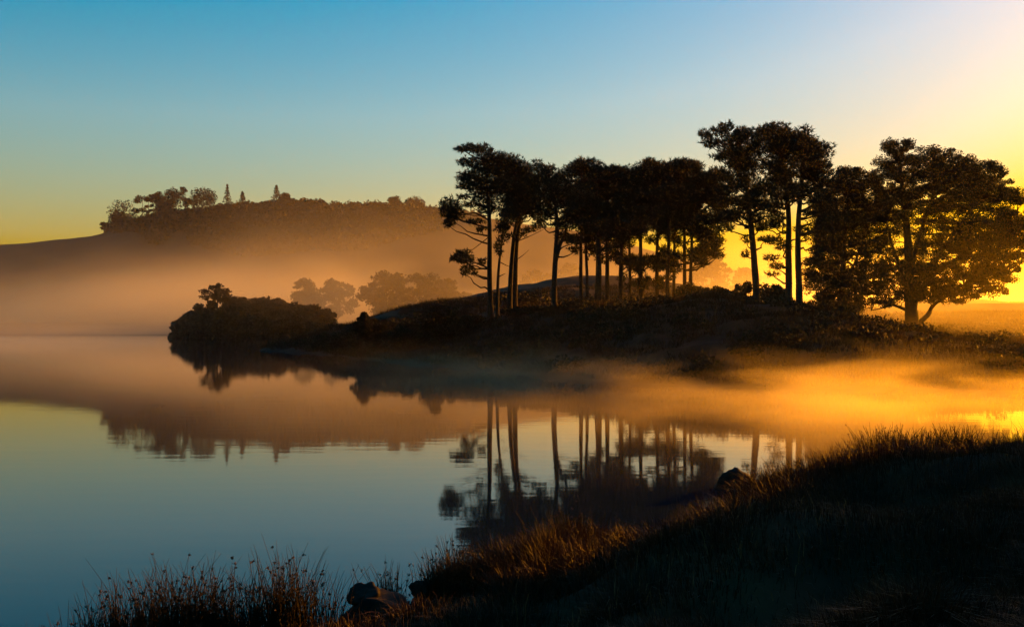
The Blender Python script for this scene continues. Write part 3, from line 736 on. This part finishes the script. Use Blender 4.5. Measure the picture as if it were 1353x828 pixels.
def mistnodes(dens, zscale, xr, yr, nscale, lo, hi, aniso, color, ztop, step, zbase=0.0):
    def f(m, nt, v):
        N = nt.nodes.new; Lk = nt.links.new
        def math_(op, a, b=None, clamp=False):
            n = N('ShaderNodeMath'); n.operation = op; n.use_clamp = clamp
            for i_, q_ in enumerate((a, b)):
                if q_ is None: continue
                if isinstance(q_, (int, float)): n.inputs[i_].default_value = q_
                else: Lk(q_, n.inputs[i_])
            return n.outputs[0]
        def ramp(src, a, b, c, d):
            n = N('ShaderNodeMapRange'); n.interpolation_type = 'SMOOTHSTEP'; Lk(src, n.inputs['Value'])
            n.inputs['From Min'].default_value = a; n.inputs['From Max'].default_value = b; n.inputs['To Min'].default_value = c; n.inputs['To Max'].default_value = d
            return n.outputs[0]
        tc = N('ShaderNodeTexCoord'); sp = N('ShaderNodeSeparateXYZ'); Lk(tc.outputs['Object'], sp.inputs[0])
        X_, Y_, Z_ = sp.outputs
        mp = N('ShaderNodeMapping'); mp.inputs['Scale'].default_value = nscale; Lk(tc.outputs['Object'], mp.inputs[0])
        no = N('ShaderNodeTexNoise'); no.inputs['Scale'].default_value = 1.0; no.inputs['Detail'].default_value = 3.5; Lk(mp.outputs[0], no.inputs['Vector'])
        nz = ramp(no.outputs['Fac'], lo, hi, 0.0, 1.0)
        # the mist top rolls: the falloff height follows the noise
        zz = math_('DIVIDE', math_('MAXIMUM', math_('SUBTRACT', Z_, zbase), 0.0), math_('MULTIPLY_ADD' if False else 'ADD', math_('MULTIPLY', nz, zscale*0.9), zscale*0.4))
        fall = math_('POWER', 2.71828, math_('MULTIPLY', math_('POWER', zz, 2.2), -1.0))
        e = math_('MULTIPLY', ramp(X_, xr[0], xr[1], 0, 1), ramp(X_, xr[2], xr[3], 1, 0))
        e = math_('MULTIPLY', e, math_('MULTIPLY', ramp(Y_, yr[0], yr[1], 0, 1), ramp(Y_, yr[2], yr[3], 1, 0)))
        e = math_('MULTIPLY', e, ramp(Z_, ztop*0.8, ztop, 1, 0))
        d = math_('MULTIPLY', math_('MULTIPLY', e, fall), math_('MULTIPLY', math_('ADD', math_('MULTIPLY', nz, 0.75), 0.25), dens))
        Lk(d, v.inputs['Density'])
        v.inputs['Color'].default_value = (*color, 1); v.inputs['Anisotropy'].default_value = aniso
        m.cycles.volume_step_rate = step
    return f

def hz(m, nt, v):
    v.inputs['Density'].default_value = 0.00004; v.inputs['Color'].default_value = (0.95, 0.93, 0.9, 1); v.inputs['Anisotropy'].default_value = 0.45
box('haze', -1750, 1750, -1750, 1750, -6, 132, volume_mat('haze_air', hz), 'thin morning haze filling the whole valley')
MC = (0.98, 0.88, 0.52)
box('mist', -560, 330, 140, 860, -2, 75, volume_mat('meadow_mist', mistnodes(0.012, 14.0, (-560, -420, 250, 330), (172, 216, 640, 860), (0.010, 0.007, 0.025), 0.34, 0.64, 0.68, (0.98, 0.91, 0.58), 75, 0.35)), 'bank of mist lying over the far meadow below the hill')
box('mist', -40, 100, 22, 125, 0.02, 5, volume_mat('lake_mist', mistnodes(0.045, 1.0, (-16, 18, 60, 100), (23, 42, 58, 120), (0.13, 0.10, 0.55), 0.40, 0.62, 0.66, MC, 5, 0.32)), 'thin mist drifting low over the lake surface')
box('mist', -4, 150, 44, 300, -0.5, 17, volume_mat('field_mist', mistnodes(0.0085, 6.5, (2, 30, 120, 150), (52, 118, 230, 298), (0.03, 0.02, 0.10), 0.32, 0.68, 0.68, MC, 17, 0.32, 1.5)), 'glowing mist rising over the field behind the grove')
box('mist', -330, -52, 105, 232, 0.02, 9, volume_mat('shore_mist', mistnodes(0.013, 2.6, (-330, -250, -78, -54), (110, 190, 222, 232), (0.03, 0.03, 0.2), 0.34, 0.66, 0.6, (0.98, 0.93, 0.68), 9, 0.4)), 'pale mist hiding the far waterline at the left')
